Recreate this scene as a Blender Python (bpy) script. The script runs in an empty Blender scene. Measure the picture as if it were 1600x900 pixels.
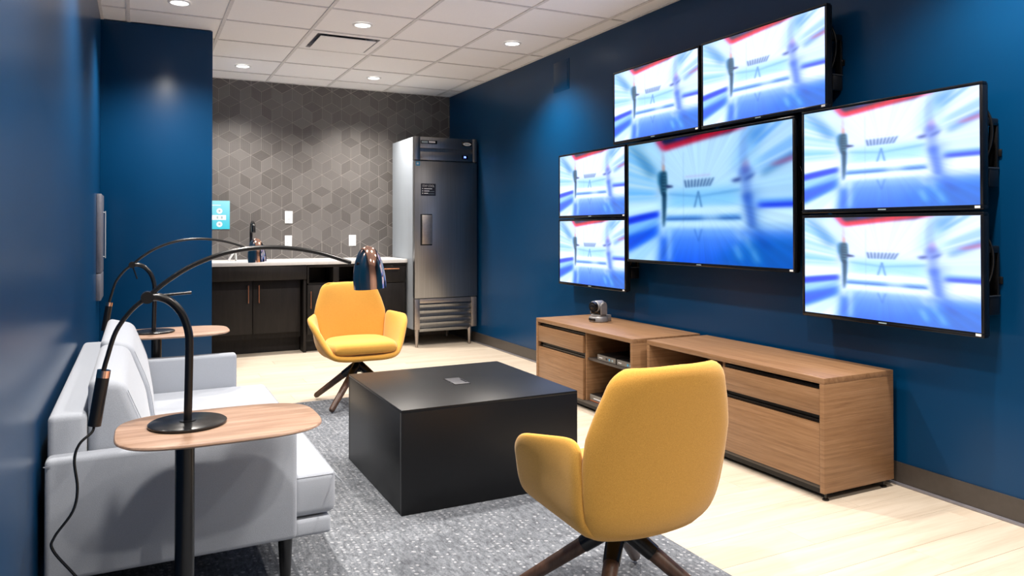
import bpy, bmesh, math, random
import numpy as np
from mathutils import Vector, Matrix

random.seed(7)
S = bpy.context.scene
COL = S.collection
PI = math.pi

# ------------------------------------------------------------------ camera
CAM_H = 1.18
cd = bpy.data.cameras.new('camera')
cam = bpy.data.objects.new('camera', cd)
COL.objects.link(cam)
cd.sensor_fit = 'HORIZONTAL'
cd.sensor_width = 36.0
cd.lens = 36.0 * 1165.7 / 1600.0
cd.shift_x = 0.0
cd.shift_y = (343.4 - 450.0) / 1600.0
cam.location = (0, 0, CAM_H)
cam.rotation_euler = (math.radians(90.646), math.radians(0.07), -math.radians(26.59))
cd.clip_start = 0.02
S.camera = cam

# ------------------------------------------------------------------ world, exposure
w = bpy.data.worlds.new('world')
S.world = w
w.use_nodes = True
w.node_tree.nodes['Background'].inputs[0].default_value = (0, 0, 0, 1)
w.node_tree.nodes['Background'].inputs[1].default_value = 0.0
S.view_settings.view_transform = 'Standard'
S.view_settings.look = 'None'
S.view_settings.exposure = 0.14
S.view_settings.gamma = 1.0
S.view_settings.use_curve_mapping = False
LAMP_W = 185.0             # watts of one recessed downlight
LAMP_SPREAD = 130.0
LAMP_COL = (1.0, 0.93, 0.85)
SCREEN_E = 1.4

# room
XL, XR, YF, YB, H = -0.244, 3.13, -1.5, 7.82, 2.657
BX, BY = 0.49, 5.975      # the blue corner block ends here


# ------------------------------------------------------------------ node helpers
def lin(c):
    return tuple((v / 12.92 if v <= 0.04045 else ((v + 0.055) / 1.055) ** 2.4) for v in c)


def rgb(r, g, b):
    return lin((r / 255, g / 255, b / 255)) + (1.0,)


class NT:
    def __init__(self, name):
        self.m = bpy.data.materials.new(name)
        self.m.use_nodes = True
        self.t = self.m.node_tree
        self.b = self.t.nodes['Principled BSDF']

    def n(self, typ, **kw):
        nd = self.t.nodes.new(typ)
        for k, v in kw.items():
            setattr(nd, k, v)
        return nd

    def val(self, sock, v):
        if isinstance(v, bpy.types.NodeSocket):
            self.t.links.new(v, sock)
        else:
            sock.default_value = v

    def math(self, op, a, b=None, c=None):
        nd = self.n('ShaderNodeMath', operation=op)
        self.val(nd.inputs[0], a)
        if b is not None:
            self.val(nd.inputs[1], b)
        if c is not None:
            self.val(nd.inputs[2], c)
        return nd.outputs[0]

    def coord(self, kind='Object', scale=(1, 1, 1), loc=None):
        tc = self.n('ShaderNodeTexCoord')
        mp = self.n('ShaderNodeMapping')
        self.t.links.new(tc.outputs[kind], mp.inputs[0])
        mp.inputs['Scale'].default_value = scale
        if loc is not None:
            self.val(mp.inputs['Location'], loc)
        return mp.outputs[0]

    def noise(self, vec, scale=5, detail=4, rough=.55, dist=0):
        nd = self.n('ShaderNodeTexNoise')
        self.t.links.new(vec, nd.inputs['Vector'])
        nd.inputs['Scale'].default_value = scale
        nd.inputs['Detail'].default_value = detail
        nd.inputs['Roughness'].default_value = rough
        nd.inputs['Distortion'].default_value = dist
        return nd.outputs['Fac']

    def ramp(self, fac, stops):
        nd = self.n('ShaderNodeValToRGB')
        el = nd.color_ramp.elements
        while len(el) < len(stops):
            el.new(0.5)
        for e, (p, c) in zip(el, stops):
            e.position = p
            e.color = c
        self.val(nd.inputs[0], fac)
        return nd.outputs[0]

    def mix(self, fac, a, b, mode='MIX'):
        nd = self.n('ShaderNodeMix', data_type='RGBA', blend_type=mode)
        self.val(nd.inputs[0], fac)
        self.val(nd.inputs[6], a)
        self.val(nd.inputs[7], b)
        return nd.outputs[2]

    def bump(self, h, strength=.2, dist=.002):
        nd = self.n('ShaderNodeBump')
        nd.inputs['Strength'].default_value = strength
        nd.inputs['Distance'].default_value = dist
        self.val(nd.inputs['Height'], h)
        self.t.links.new(nd.outputs[0], self.b.inputs['Normal'])

    def set(self, **kw):
        for k, v in kw.items():
            self.val(self.b.inputs[k.replace('_', ' ')], v)
        return self.m


def plain(name, col, rough=.5, metal=0., spec=.5, noise_scale=40, vary=.08, bump=0., bscale=200):
    t = NT(name)
    v = t.coord()
    f = t.noise(v, noise_scale, 3)
    dark = tuple(c * (1 - vary) for c in col[:3]) + (1,)
    lite = tuple(min(1, c * (1 + vary)) for c in col[:3]) + (1,)
    t.set(Base_Color=t.ramp(f, [(.3, dark), (.7, lite)]), Roughness=rough, Metallic=metal)
    t.b.inputs['Specular IOR Level'].default_value = spec
    if bump:
        t.bump(t.noise(v, bscale, 2), bump)
    return t.m


def emit(name, col, strength):
    t = NT(name)
    t.set(Base_Color=(0, 0, 0, 1), Emission_Color=col, Emission_Strength=strength, Roughness=.4)
    return t.m


def wood(name, c0, c1, c2, scale, rough=.42, offset=True):
    """streaky wood grain: scale is large across the grain and small along it"""
    t = NT(name)
    oi = t.n('ShaderNodeObjectInfo')
    cx = t.n('ShaderNodeCombineXYZ')
    k = t.math('MULTIPLY', oi.outputs['Random'], 37.0)
    for i in range(3):
        t.val(cx.inputs[i], k)
    v = t.coord(scale=scale, loc=cx.outputs[0] if offset else None)
    f = t.noise(v, 1, 6, .6, .35)
    v2 = t.coord(scale=tuple(s * 4.5 for s in scale), loc=cx.outputs[0] if offset else None)
    g = t.noise(v2, 1, 3, .6)
    h = t.math('ADD', t.math('MULTIPLY', f, .7), t.math('MULTIPLY', g, .3))
    col = t.ramp(h, [(.32, c0), (.5, c1), (.68, c2)])
    t.set(Base_Color=col, Roughness=rough)
    t.bump(g, .08, .001)
    return t.m


# ------------------------------------------------------------------ materials
M = {}


def make_materials():
    # satin blue paint
    t = NT('blue_paint')
    v = t.coord()
    f = t.noise(v, 1.3, 3)
    t.set(Base_Color=t.ramp(f, [(.3, (.0004, .034, .100, 1)), (.7, (.0006, .041, .118, 1))]), Roughness=.29)
    t.b.inputs['Specular IOR Level'].default_value = .27
    t.bump(t.noise(v, 350, 2), .035, .001)
    M['blue'] = t.m
    M['white_paint'] = plain('white_paint', (.50, .46, .43), .6)
    M['ceil'] = plain('ceiling_tile_white', (.93, .915, .905), .9, spec=.15, noise_scale=260, vary=.03, bump=.15, bscale=500)
    M['bar'] = plain('ceiling_bar_white', (.72, .70, .685), .6, spec=.3)
    M['base'] = plain('taupe_rubber', (.055, .046, .040), .42)
    M['grout'] = plain('grout', (.34, .315, .295), .85)
    # striated stone tile, each tile its own shade
    for nm, attr in (('tile', False), ('tile_far', True)):
        t = NT(nm)
        if attr:
            a = t.n('ShaderNodeAttribute', attribute_name='shade')
            r = a.outputs['Fac']
        else:
            r = t.n('ShaderNodeObjectInfo').outputs['Random']
        uv = t.coord('UV', (2.0, 70, 1))
        st = t.noise(uv, 1, 4, .6)
        base = t.ramp(r, [(0, (.066, .060, .057, 1)), (.5, (.096, .089, .086, 1)), (1, (.132, .124, .120, 1))])
        c2 = t.mix(t.math('MULTIPLY', st, .45), base, (.20, .185, .175, 1))
        t.set(Base_Color=c2, Roughness=.42)
        t.bump(st, .1, .001)
        M[nm] = t.m
    # pale plank
    t = NT('pale_plank')
    oi = t.n('ShaderNodeObjectInfo')
    cx = t.n('ShaderNodeCombineXYZ')
    k = t.math('MULTIPLY', oi.outputs['Random'], 53.0)
    for i in range(3):
        t.val(cx.inputs[i], k)
    v = t.coord(scale=(1.6, 16, 16), loc=cx.outputs[0])
    f = t.noise(v, 1, 5, .6, .5)
    g = t.noise(t.coord(scale=(5, 90, 90), loc=cx.outputs[0]), 1, 3)
    h = t.math('ADD', t.math('MULTIPLY', f, .75), t.math('MULTIPLY', g, .25))
    c = t.ramp(h, [(.3, (.45, .365, .275, 1)), (.5, (.54, .46, .365, 1)), (.7, (.605, .53, .435, 1))])
    c = t.mix(t.math('MULTIPLY', oi.outputs['Random'], .22), c, (.44, .36, .27, 1))
    t.set(Base_Color=c, Roughness=.5)
    t.b.inputs['Specular IOR Level'].default_value = .35
    M['plank'] = t.m
    # flecked grey carpet
    t = NT('grey_carpet')
    v = t.coord()
    f = t.noise(v, 170, 3, .7)
    big = t.noise(t.coord(scale=(3.4, 1.5, 1)), 1, 2)
    sx = t.n('ShaderNodeSeparateXYZ')
    t.t.links.new(v, sx.inputs[0])
    X, Y = sx.outputs[0], sx.outputs[1]

    def cell(s, p):
        q = t.math('DIVIDE', s, p)
        return t.math('FLOOR', q), t.math('SUBTRACT', t.math('FRACT', q), .5)
    wob = t.math('MULTIPLY', t.math('SUBTRACT', t.noise(v, 60, 2), .5), .016)
    mid = t.noise(t.coord(scale=(1, .35, 1)), 75, 3, .7)
    X = t.math('ADD', X, wob)
    Y = t.math('ADD', Y, t.math('MULTIPLY', wob, -1.3))
    ix, fx = cell(X, .025)
    iy, fy = cell(t.math('ADD', Y, t.math('MULTIPLY', t.math('MODULO', ix, 2), .012)), .024)
    wn = t.n('ShaderNodeTexWhiteNoise', noise_dimensions='2D')
    cb = t.n('ShaderNodeCombineXYZ')
    t.val(cb.inputs[0], ix)
    t.val(cb.inputs[1], iy)
    t.t.links.new(cb.outputs[0], wn.inputs['Vector'])
    d = t.math('ADD', t.math('POWER', t.math('DIVIDE', fx, .22), 2), t.math('POWER', t.math('DIVIDE', fy, .24), 2))
    dot = t.math('LESS_THAN', t.math('ADD', d, t.math('MULTIPLY', t.math('SUBTRACT', f, .5), 1.2)), 1.0)
    # carpet modules half a metre square, each with its own density and tone
    jx, _ = cell(X, .30)
    jy, _ = cell(t.math('ADD', Y, t.math('MULTIPLY', jx, .37)), .62)
    wm = t.n('ShaderNodeTexWhiteNoise', noise_dimensions='2D')
    cb2 = t.n('ShaderNodeCombineXYZ')
    t.val(cb2.inputs[0], jx)
    t.val(cb2.inputs[1], jy)
    t.t.links.new(cb2.outputs[0], wm.inputs['Vector'])
    thr = t.math('ADD', t.math('MULTIPLY', wm.outputs['Value'], .60), .22)
    on = t.math('MULTIPLY', dot, t.math('GREATER_THAN', wn.outputs['Value'], thr))
    base = t.ramp(f, [(.3, (.085, .093, .105, 1)), (.52, (.165, .178, .198, 1)), (.75, (.29, .308, .335, 1))])
    base = t.mix(t.math('MULTIPLY', big, .5), base, (.20, .213, .238, 1))
    base = t.mix(t.math('MULTIPLY', wm.outputs['Value'], .35), base, (.075, .08, .094, 1))
    base = t.mix(1.0, base, t.ramp(mid, [(.32, (.62, .62, .63, 1)), (.68, (1.45, 1.45, 1.43, 1))]), 'MULTIPLY')
    c = t.mix(t.math('MULTIPLY', on, t.math('MULTIPLY', wn.outputs['Value'], .55)), base, (.56, .57, .60, 1))
    t.set(Base_Color=c, Roughness=.95)
    t.b.inputs['Specular IOR Level'].default_value = .1
    t.bump(t.math('ADD', f, t.math('MULTIPLY', on, .5)), .6, .004)
    M['carpet'] = t.m
    # upholstery
    for nm, c0, c1, sc in (('yellow_wool', (.57, .280, .044, 1), (.73, .388, .075, 1), 420),
                           ('grey_wool', (.325, .352, .40, 1), (.41, .44, .492, 1), 520)):
        t = NT(nm)
        v = t.coord()
        f = t.noise(v, sc, 3, .65)
        t.set(Base_Color=t.ramp(f, [(.3, c0), (.7, c1)]), Roughness=.9, Sheen_Weight=.25, Sheen_Roughness=.5)
        t.b.inputs['Specular IOR Level'].default_value = .15
        t.bump(f, .35, .0015)
        M[nm] = t.m
    M['seam'] = plain('seam_thread', (.30, .32, .36), .9)
    oak = ((.172, .085, .037, 1), (.252, .134, .062, 1), (.318, .180, .092, 1))
    M['oak'] = wood('oak_front', *oak, (3.0, 3.0, 110))
    M['oak_top'] = wood('oak_top', *oak, (60, 1.8, 60))
    M['oak_in'] = wood('oak_inside', *oak, (3, 3, 60))
    wal = ((.215, .120, .074, 1), (.335, .207, .140, 1), (.43, .29, .212, 1))
    M['walnut'] = wood('walnut_top', *wal, (2.6, 42, 42), .4)
    dk = ((.045, .022, .013, 1), (.085, .042, .026, 1), (.13, .068, .043, 1))
    M['leg_wood'] = wood('dark_walnut_leg', *dk, (30, 30, 3), .4)
    M['black_metal'] = plain('black_metal', (.006, .006, .0065), .27, vary=.05)
    M['black_satin'] = plain('black_laminate', (.005, .0053, .0064), .38, spec=.32, vary=.06, bump=.03, bscale=500)
    M['black_gloss'] = plain('black_gloss', (.006, .006, .007), .18)
    M['dark_cab'] = wood('charcoal_laminate', (.007, .0058, .0053, 1), (.0115, .0095, .0088, 1), (.017, .014, .0128, 1), (40, 40, 3), .5)
    M['dark_cab'].node_tree.nodes['Principled BSDF'].inputs['Specular IOR Level'].default_value = .25
    M['quartz'] = plain('white_quartz', (.80, .79, .78), .3, noise_scale=90, vary=.03)
    t = NT('copper')
    v = t.coord()
    t.set(Base_Color=t.ramp(t.noise(v, 8, 2), [(.3, (.86, .50, .37, 1)), (.7, (.90, .55, .42, 1))]), Roughness=.09, Metallic=1.)
    M['copper'] = t.m
    M['copper_satin'] = plain('copper_satin', (.78, .33, .18), .32, 1.0)
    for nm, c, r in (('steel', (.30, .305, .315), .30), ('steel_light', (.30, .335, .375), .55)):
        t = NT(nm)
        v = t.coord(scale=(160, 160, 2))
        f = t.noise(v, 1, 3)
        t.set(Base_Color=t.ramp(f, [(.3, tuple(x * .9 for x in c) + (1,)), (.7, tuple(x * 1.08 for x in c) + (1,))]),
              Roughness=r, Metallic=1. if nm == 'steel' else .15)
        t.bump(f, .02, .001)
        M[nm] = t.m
    M['steel_trim'] = plain('steel_trim', (.42, .375, .345), .38, 1.0)
    M['grey_metal'] = plain('grey_metal', (.27, .27, .31), .4, .6)
    M['lid'] = plain('dark_grey_lid', (.07, .07, .078), .4)
    M['silver'] = plain('silver_plastic', (.30, .29, .29), .38, .5)
    M['white_plastic'] = plain('white_plastic', (.85, .85, .84), .4, vary=.02)
    M['grey_plastic'] = plain('grey_plastic', (.17, .155, .135), .5)
    M['navy_label'] = plain('navy_label', (.006, .008, .022), .5)
    M['print_white'] = plain('print_white', (.72, .74, .78), .6)
    M['print_blue'] = plain('print_blue', (.05, .33, .60), .5)
    M['print_grey'] = plain('print_grey', (.30, .40, .44), .6)
    M['orange'] = plain('orange_plastic', (.55, .13, .03), .5)
    t = NT('cyan_poster')
    sx = t.n('ShaderNodeSeparateXYZ')
    t.t.links.new(t.coord('Generated'), sx.inputs[0])
    t.set(Base_Color=t.ramp(sx.outputs[2], [(0, (.03, .46, .60, 1)), (1, (.22, .56, .66, 1))]), Roughness=.5)
    M['poster'] = t.m
    M['lamp_on'] = emit('downlight_lens', (1, .97, .93, 1), 6.0)
    M['led'] = emit('blue_led', (.12, .2, 1.0, 1), 8.0)
    for nm, gain, tint in (('screen_small', 1.0, (.82, .88, 1.0)), ('screen_big', .70, (.58, .86, 1.0))):
        t = NT(nm)
        a = t.n('ShaderNodeAttribute', attribute_name='picture')
        gm = t.n('ShaderNodeGamma')
        t.t.links.new(a.outputs['Color'], gm.inputs[0])
        gm.inputs[1].default_value = 1.25
        c = t.mix(1.0, gm.outputs[0], tint + (1,), 'MULTIPLY')
        if nm == 'screen_small':
            c = t.mix(.06, c, (.90, .92, 1.0, 1))
        t.set(Base_Color=(.004, .004, .005, 1), Emission_Color=c, Emission_Strength=SCREEN_E * gain, Roughness=.15)
        M[nm] = t.m


make_materials()


# ------------------------------------------------------------------ object helpers
def tag(o, label=None, cat=None, group=None, kind=None):
    if label:
        o['label'] = label
    if cat:
        o['category'] = cat
    if group:
        o['group'] = group
    if kind:
        o['kind'] = kind
    return o


def wloc(o):
    p = Vector((0, 0, 0))
    while o is not None:
        p += o.location
        o = o.parent
    return p


def empty(name, loc, label=None, cat=None, group=None, kind=None, rotz=0):
    o = bpy.data.objects.new(name, None)
    o.empty_display_size = .05
    COL.objects.link(o)
    o.location = loc
    o.rotation_euler = (0, 0, rotz)
    return tag(o, label, cat, group, kind)


def link(name, me, mat, parent=None, loc=(0, 0, 0), smooth=False):
    o = bpy.data.objects.new(name, me)
    COL.objects.link(o)
    if mat is not None and not me.materials:
        me.materials.append(M[mat] if isinstance(mat, str) else mat)
    o.location = loc
    if parent is not None:
        o.parent = parent
    if smooth:
        for p in me.polygons:
            p.use_smooth = True
    return o


def from_bm(name, bm, mat, parent=None, loc=(0, 0, 0), smooth=False, auto=None):
    bmesh.ops.recalc_face_normals(bm, faces=bm.faces[:])
    me = bpy.data.meshes.new(name)
    bm.to_mesh(me)
    bm.free()
    o = link(name, me, mat, parent, loc, smooth)
    if auto is not None:
        for p in me.polygons:
            p.use_smooth = True
        me.set_sharp_from_angle(angle=math.radians(auto))
    return o


def box_bm(sx, sy, sz, bev=0, seg=2):
    bm = bmesh.new()
    bmesh.ops.create_cube(bm, size=1)
    bmesh.ops.scale(bm, vec=(sx, sy, sz), verts=bm.verts[:])
    if bev > 0:
        bmesh.ops.bevel(bm, geom=bm.edges[:], offset=bev, segments=seg, profile=.5, affect='EDGES', clamp_overlap=True)
    return bm


def box(name, x0, x1, y0, y1, z0, z1, mat, parent=None, bev=0, seg=2, local=False):
    """axis-aligned box given in world coordinates (or in the parent's own when local)"""
    c = Vector(((x0 + x1) / 2, (y0 + y1) / 2, (z0 + z1) / 2))
    if parent is not None and not local:
        c -= wloc(parent)
    bm = box_bm(abs(x1 - x0), abs(y1 - y0), abs(z1 - z0), bev, seg)
    return from_bm(name, bm, mat, parent, c, auto=35 if bev else None)


def spline(pts, n=8):
    """Catmull-Rom through pts"""
    P = [Vector(p) for p in pts]
    if len(P) < 3:
        return P
    P = [P[0] * 2 - P[1]] + P + [P[-1] * 2 - P[-2]]
    out = []
    for i in range(1, len(P) - 2):
        a, b, c, d = P[i - 1], P[i], P[i + 1], P[i + 2]
        for k in range(n):
            t = k / n
            out.append(.5 * ((2 * b) + (c - a) * t + (2 * a - 5 * b + 4 * c - d) * t * t + (3 * b - a - 3 * c + d) * t ** 3))
    out.append(P[-2])
    return out


def tube(name, pts, rad, mat, parent=None, seg=12, smooth_n=0, loc=(0, 0, 0)):
    P = spline(pts, smooth_n) if smooth_n else [Vector(p) for p in pts]
    n = len(P)
    R = rad if callable(rad) else ((lambda t: rad) if not isinstance(rad, (list, tuple)) else
                                   (lambda t: float(np.interp(t, np.linspace(0, 1, len(rad)), rad))))
    bm = bmesh.new()
    rings = []
    up = None
    for i in range(n):
        d = (P[min(i + 1, n - 1)] - P[max(i - 1, 0)]).normalized()
        if up is None:
            up = Vector((0, 0, 1)) if abs(d.z) < .9 else Vector((1, 0, 0))
        a = d.cross(up).normalized()
        up = a.cross(d).normalized()
        r = R(i / (n - 1))
        rings.append([bm.verts.new(P[i] + (a * math.cos(2 * PI * k / seg) + up * math.sin(2 * PI * k / seg)) * r) for k in range(seg)])
    for i in range(n - 1):
        for k in range(seg):
            bm.faces.new((rings[i][k], rings[i][(k + 1) % seg], rings[i + 1][(k + 1) % seg], rings[i + 1][k]))
    bm.faces.new(rings[0][::-1])
    bm.faces.new(rings[-1])
    return from_bm(name, bm, mat, parent, loc, auto=50)


def lathe(name, prof, mat, parent=None, loc=(0, 0, 0), seg=32, close=True, auto=40):
    bm = bmesh.new()
    rings = []
    for r, z in prof:
        if r < 1e-6:
            rings.append([bm.verts.new((0, 0, z))])
        else:
            rings.append([bm.verts.new((r * math.cos(2 * PI * k / seg), r * math.sin(2 * PI * k / seg), z)) for k in range(seg)])
    for a, b in zip(rings, rings[1:]):
        for k in range(seg):
            k2 = (k + 1) % seg
            if len(a) == 1 and len(b) == 1:
                continue
            if len(a) == 1:
                bm.faces.new((a[0], b[k2], b[k]))
            elif len(b) == 1:
                bm.faces.new((a[k], a[k2], b[0]))
            else:
                bm.faces.new((a[k], a[k2], b[k2], b[k]))
    if close:
        if len(rings[0]) > 1:
            bm.faces.new(rings[0][::-1])
        if len(rings[-1]) > 1:
            bm.faces.new(rings[-1])
    return from_bm(name, bm, mat, parent, loc, auto=auto)


def prism(name, poly, axis, a0, a1, mat, parent=None, bev=0, seg=3, smooth=35):
    """polygon (two coordinates, world) extruded along axis from a0 to a1"""
    bm = bmesh.new()

    def v(p, a):
        q = [0, 0, 0]
        o = [i for i in range(3) if i != axis]
        q[o[0]], q[o[1]], q[axis] = p[0], p[1], a
        return Vector(q)
    c = sum((v(p, (a0 + a1) / 2) for p in poly), Vector()) / len(poly)
    A = [bm.verts.new(v(p, a0) - c) for p in poly]
    B = [bm.verts.new(v(p, a1) - c) for p in poly]
    bm.faces.new(A)
    bm.faces.new(B)
    for i in range(len(poly)):
        j = (i + 1) % len(poly)
        bm.faces.new((A[i], A[j], B[j], B[i]))
    bmesh.ops.recalc_face_normals(bm, faces=bm.faces[:])
    if bev:
        bmesh.ops.bevel(bm, geom=bm.edges[:], offset=bev, segments=seg, profile=.5, affect='EDGES', clamp_overlap=True)
    loc = c - (wloc(parent) if parent is not None else Vector())
    return from_bm(name, bm, mat, parent, loc, auto=smooth)


def slab(name, P, nu, nv, th, mat, parent=None, power=8, loc=(0, 0, 0)):
    """upholstered panel: a mid surface P(u, v) with a rounded thickness th(u, v)"""
    us = [.5 - .5 * math.cos(PI * i / nu) for i in range(nu + 1)]
    vs = [.5 - .5 * math.cos(PI * j / nv) for j in range(nv + 1)]
    e = 1e-3
    bm = bmesh.new()
    F, B = {}, {}
    for i, u in enumerate(us):
        for j, v in enumerate(vs):
            p = Vector(P(u, v))
            uu, vv = min(max(u, 2 * e), 1 - 2 * e), min(max(v, 2 * e), 1 - 2 * e)
            du = Vector(P(uu + e, vv)) - Vector(P(uu - e, vv))
            dv = Vector(P(uu, vv + e)) - Vector(P(uu, vv - e))
            nrm = du.cross(dv).normalized()
            T = th(u, v) if callable(th) else th
            k = math.sqrt(max(0, 1 - abs(2 * u - 1) ** power) * max(0, 1 - abs(2 * v - 1) ** power))
            if i in (0, nu) or j in (0, nv):
                F[i, j] = B[i, j] = bm.verts.new(p)
            else:
                F[i, j] = bm.verts.new(p + nrm * T * k)
                B[i, j] = bm.verts.new(p - nrm * T * k)
    for i in range(nu):
        for j in range(nv):
            for D, rev in ((F, False), (B, True)):
                q = [D[i, j], D[i + 1, j], D[i + 1, j + 1], D[i, j + 1]]
                if rev:
                    q.reverse()
                try:
                    bm.faces.new(q)
                except ValueError:
                    pass
    bmesh.ops.remove_doubles(bm, verts=bm.verts[:], dist=1e-5)
    return from_bm(name, bm, mat, parent, loc, smooth=True)


def text(name, s, size, mat, parent, loc, rot, depth=.0006, align='LEFT', xscale=1.0):
    cu = bpy.data.curves.new(name, 'FONT')
    cu.body = s
    cu.size = size
    cu.extrude = depth
    cu.align_x = align
    cu.align_y = 'CENTER'
    tmp = bpy.data.objects.new('tmp', cu)
    COL.objects.link(tmp)
    dg = bpy.context.evaluated_depsgraph_get()
    me = bpy.data.meshes.new_from_object(tmp.evaluated_get(dg))
    bpy.data.objects.remove(tmp)
    me.name = name
    me.materials.clear()
    o = link(name, me, mat, parent, loc)
    o.rotation_euler = rot
    o.scale = (xscale, 1, 1)
    return o


# ------------------------------------------------------------------ the room
def build_room():
    # floor and planks
    fl = box('floor', XL, XR, YF, YB, -.06, -.006, 'plank')
    tag(fl, 'pale oak plank floor of the lounge', 'floor', kind='structure')
    pw, pl, gap = .182, 1.22, .0012
    cache = {}
    y = YB
    row = 0
    while y > 1.0:
        y0 = max(y - pw, 1.0)
        off = (row * .47) % pl
        x = XL - off
        while x < XR:
            a, b = max(x, XL), min(x + pl, XR)
            if b - a > .03:
                key = (round(b - a, 3), round(y - y0, 3))
                if key not in cache:
                    bm = box_bm(b - a - gap, y - y0 - gap, .006, .0006, 1)
                    me = bpy.data.meshes.new('plank')
                    bm.to_mesh(me)
                    bm.free()
                    cache[key] = me
                link('plank', cache[key], 'plank', fl, Vector(((a + b) / 2, (y + y0) / 2, -.003)) - wloc(fl))
            x += pl
        y = y0
        row += 1
    # ceiling: slab, bars, tiles
    ce = box('ceiling', XL, XR, YF, YB, H + .03, H + .10, 'ceil')
    tag(ce, 'white suspended ceiling of square tiles in a thin metal grid', 'ceiling', kind='structure')
    p = .608
    gx = [XL] + [2.97 - p * k for k in range(5, -1, -1)] + [XR]
    py = .610
    gy = [v for v in [5.01 + py * k for k in range(-13, 5)] if YF < v < YB - .05]
    gy = [YF] + gy + [YB]
    cl = wloc(ce)
    for x in gx[1:-1]:
        box('grid_bar', x - .012, x + .012, YF, YB, H - .002, H + .004, 'bar', ce)
    for yv in gy[1:-1]:
        for a, b in zip(gx, gx[1:]):
            box('grid_bar', a + .012, b - .012, yv - .009, yv + .009, H - .0015, H + .004, 'bar', ce)
    box('edge_bar', XL, XL + .02, YF, YB, H - .002, H + .004, 'bar', ce)
    box('edge_bar', XR - .02, XR, YF, YB, H - .002, H + .004, 'bar', ce)
    box('edge_bar', XL, XR, YB - .02, YB, H - .002, H + .004, 'bar', ce)
    cache = {}
    for i, (a, b) in enumerate(zip(gx, gx[1:])):
        for j, (c, d) in enumerate(zip(gy, gy[1:])):
            if i == 3 and abs(c - 5.62) < .05:
                continue                       # the air vent sits here
            key = (round(b - a, 3), round(d - c, 3))
            if key not in cache:
                bm = box_bm(b - a - .014, d - c - .014, .02, .002, 1)
                me = bpy.data.meshes.new('ceiling_tile')
                bm.to_mesh(me)
                bm.free()
                cache[key] = me
            link('ceiling_tile', cache[key], 'ceil', ce, Vector(((a + b) / 2, (c + d) / 2, H + .0145)) - cl)
    # walls
    tag(box('wall_left', XL - .1, XL, YF, YB, 0, H + .03, 'blue'), 'glossy blue painted wall behind the sofa', 'wall', kind='structure')
    tag(box('wall_right', XR, XR + .1, YF, YB, 0, H + .03, 'blue'), 'deep blue painted wall carrying the screens', 'wall', kind='structure')
    tag(box('wall_corner', XL, BX, BY, YB, 0, H - .004, 'blue', bev=.002), 'deep blue projecting wall block beside the kitchenette', 'wall', kind='structure')
    tag(box('wall_front', XL, XR, YF - .1, YF, 0, H + .03, 'white_paint'), 'warm white painted wall facing the kitchenette', 'wall', kind='structure')
    wb = box('wall_back', BX, XR, YB - .0006, YB + .1, 0, H + .03, 'grout')
    tag(wb, 'grey wall of rhombus tiles forming a cube pattern', 'wall', kind='structure')
    # baseboards
    for nm, x0, x1, lab in (('baseboard_right', XR - .008, XR, 'dark taupe rubber baseboard under the screens'),
                            ('baseboard_left', XL, XL + .008, 'dark taupe rubber baseboard behind the sofa')):
        y1 = YB if nm.endswith('right') else BY
        b = box(nm, x0, x1, YF, y1, 0, .105, 'base')
        tag(b, lab, 'baseboard', kind='structure')
        s = 1 if nm.endswith('left') else -1
        xe = XR - .008 if s < 0 else XL + .008
        box('toe_lip', min(xe, xe + s * .008), max(xe, xe + s * .008), YF, y1, 0, .014, 'grey_metal', b, .003)
    tag(box('baseboard_corner', XL + .016, BX + .008, BY - .008, BY, 0, .105, 'base'), 'dark taupe rubber baseboard of the blue corner block', 'baseboard', kind='structure')
    return wb


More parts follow.
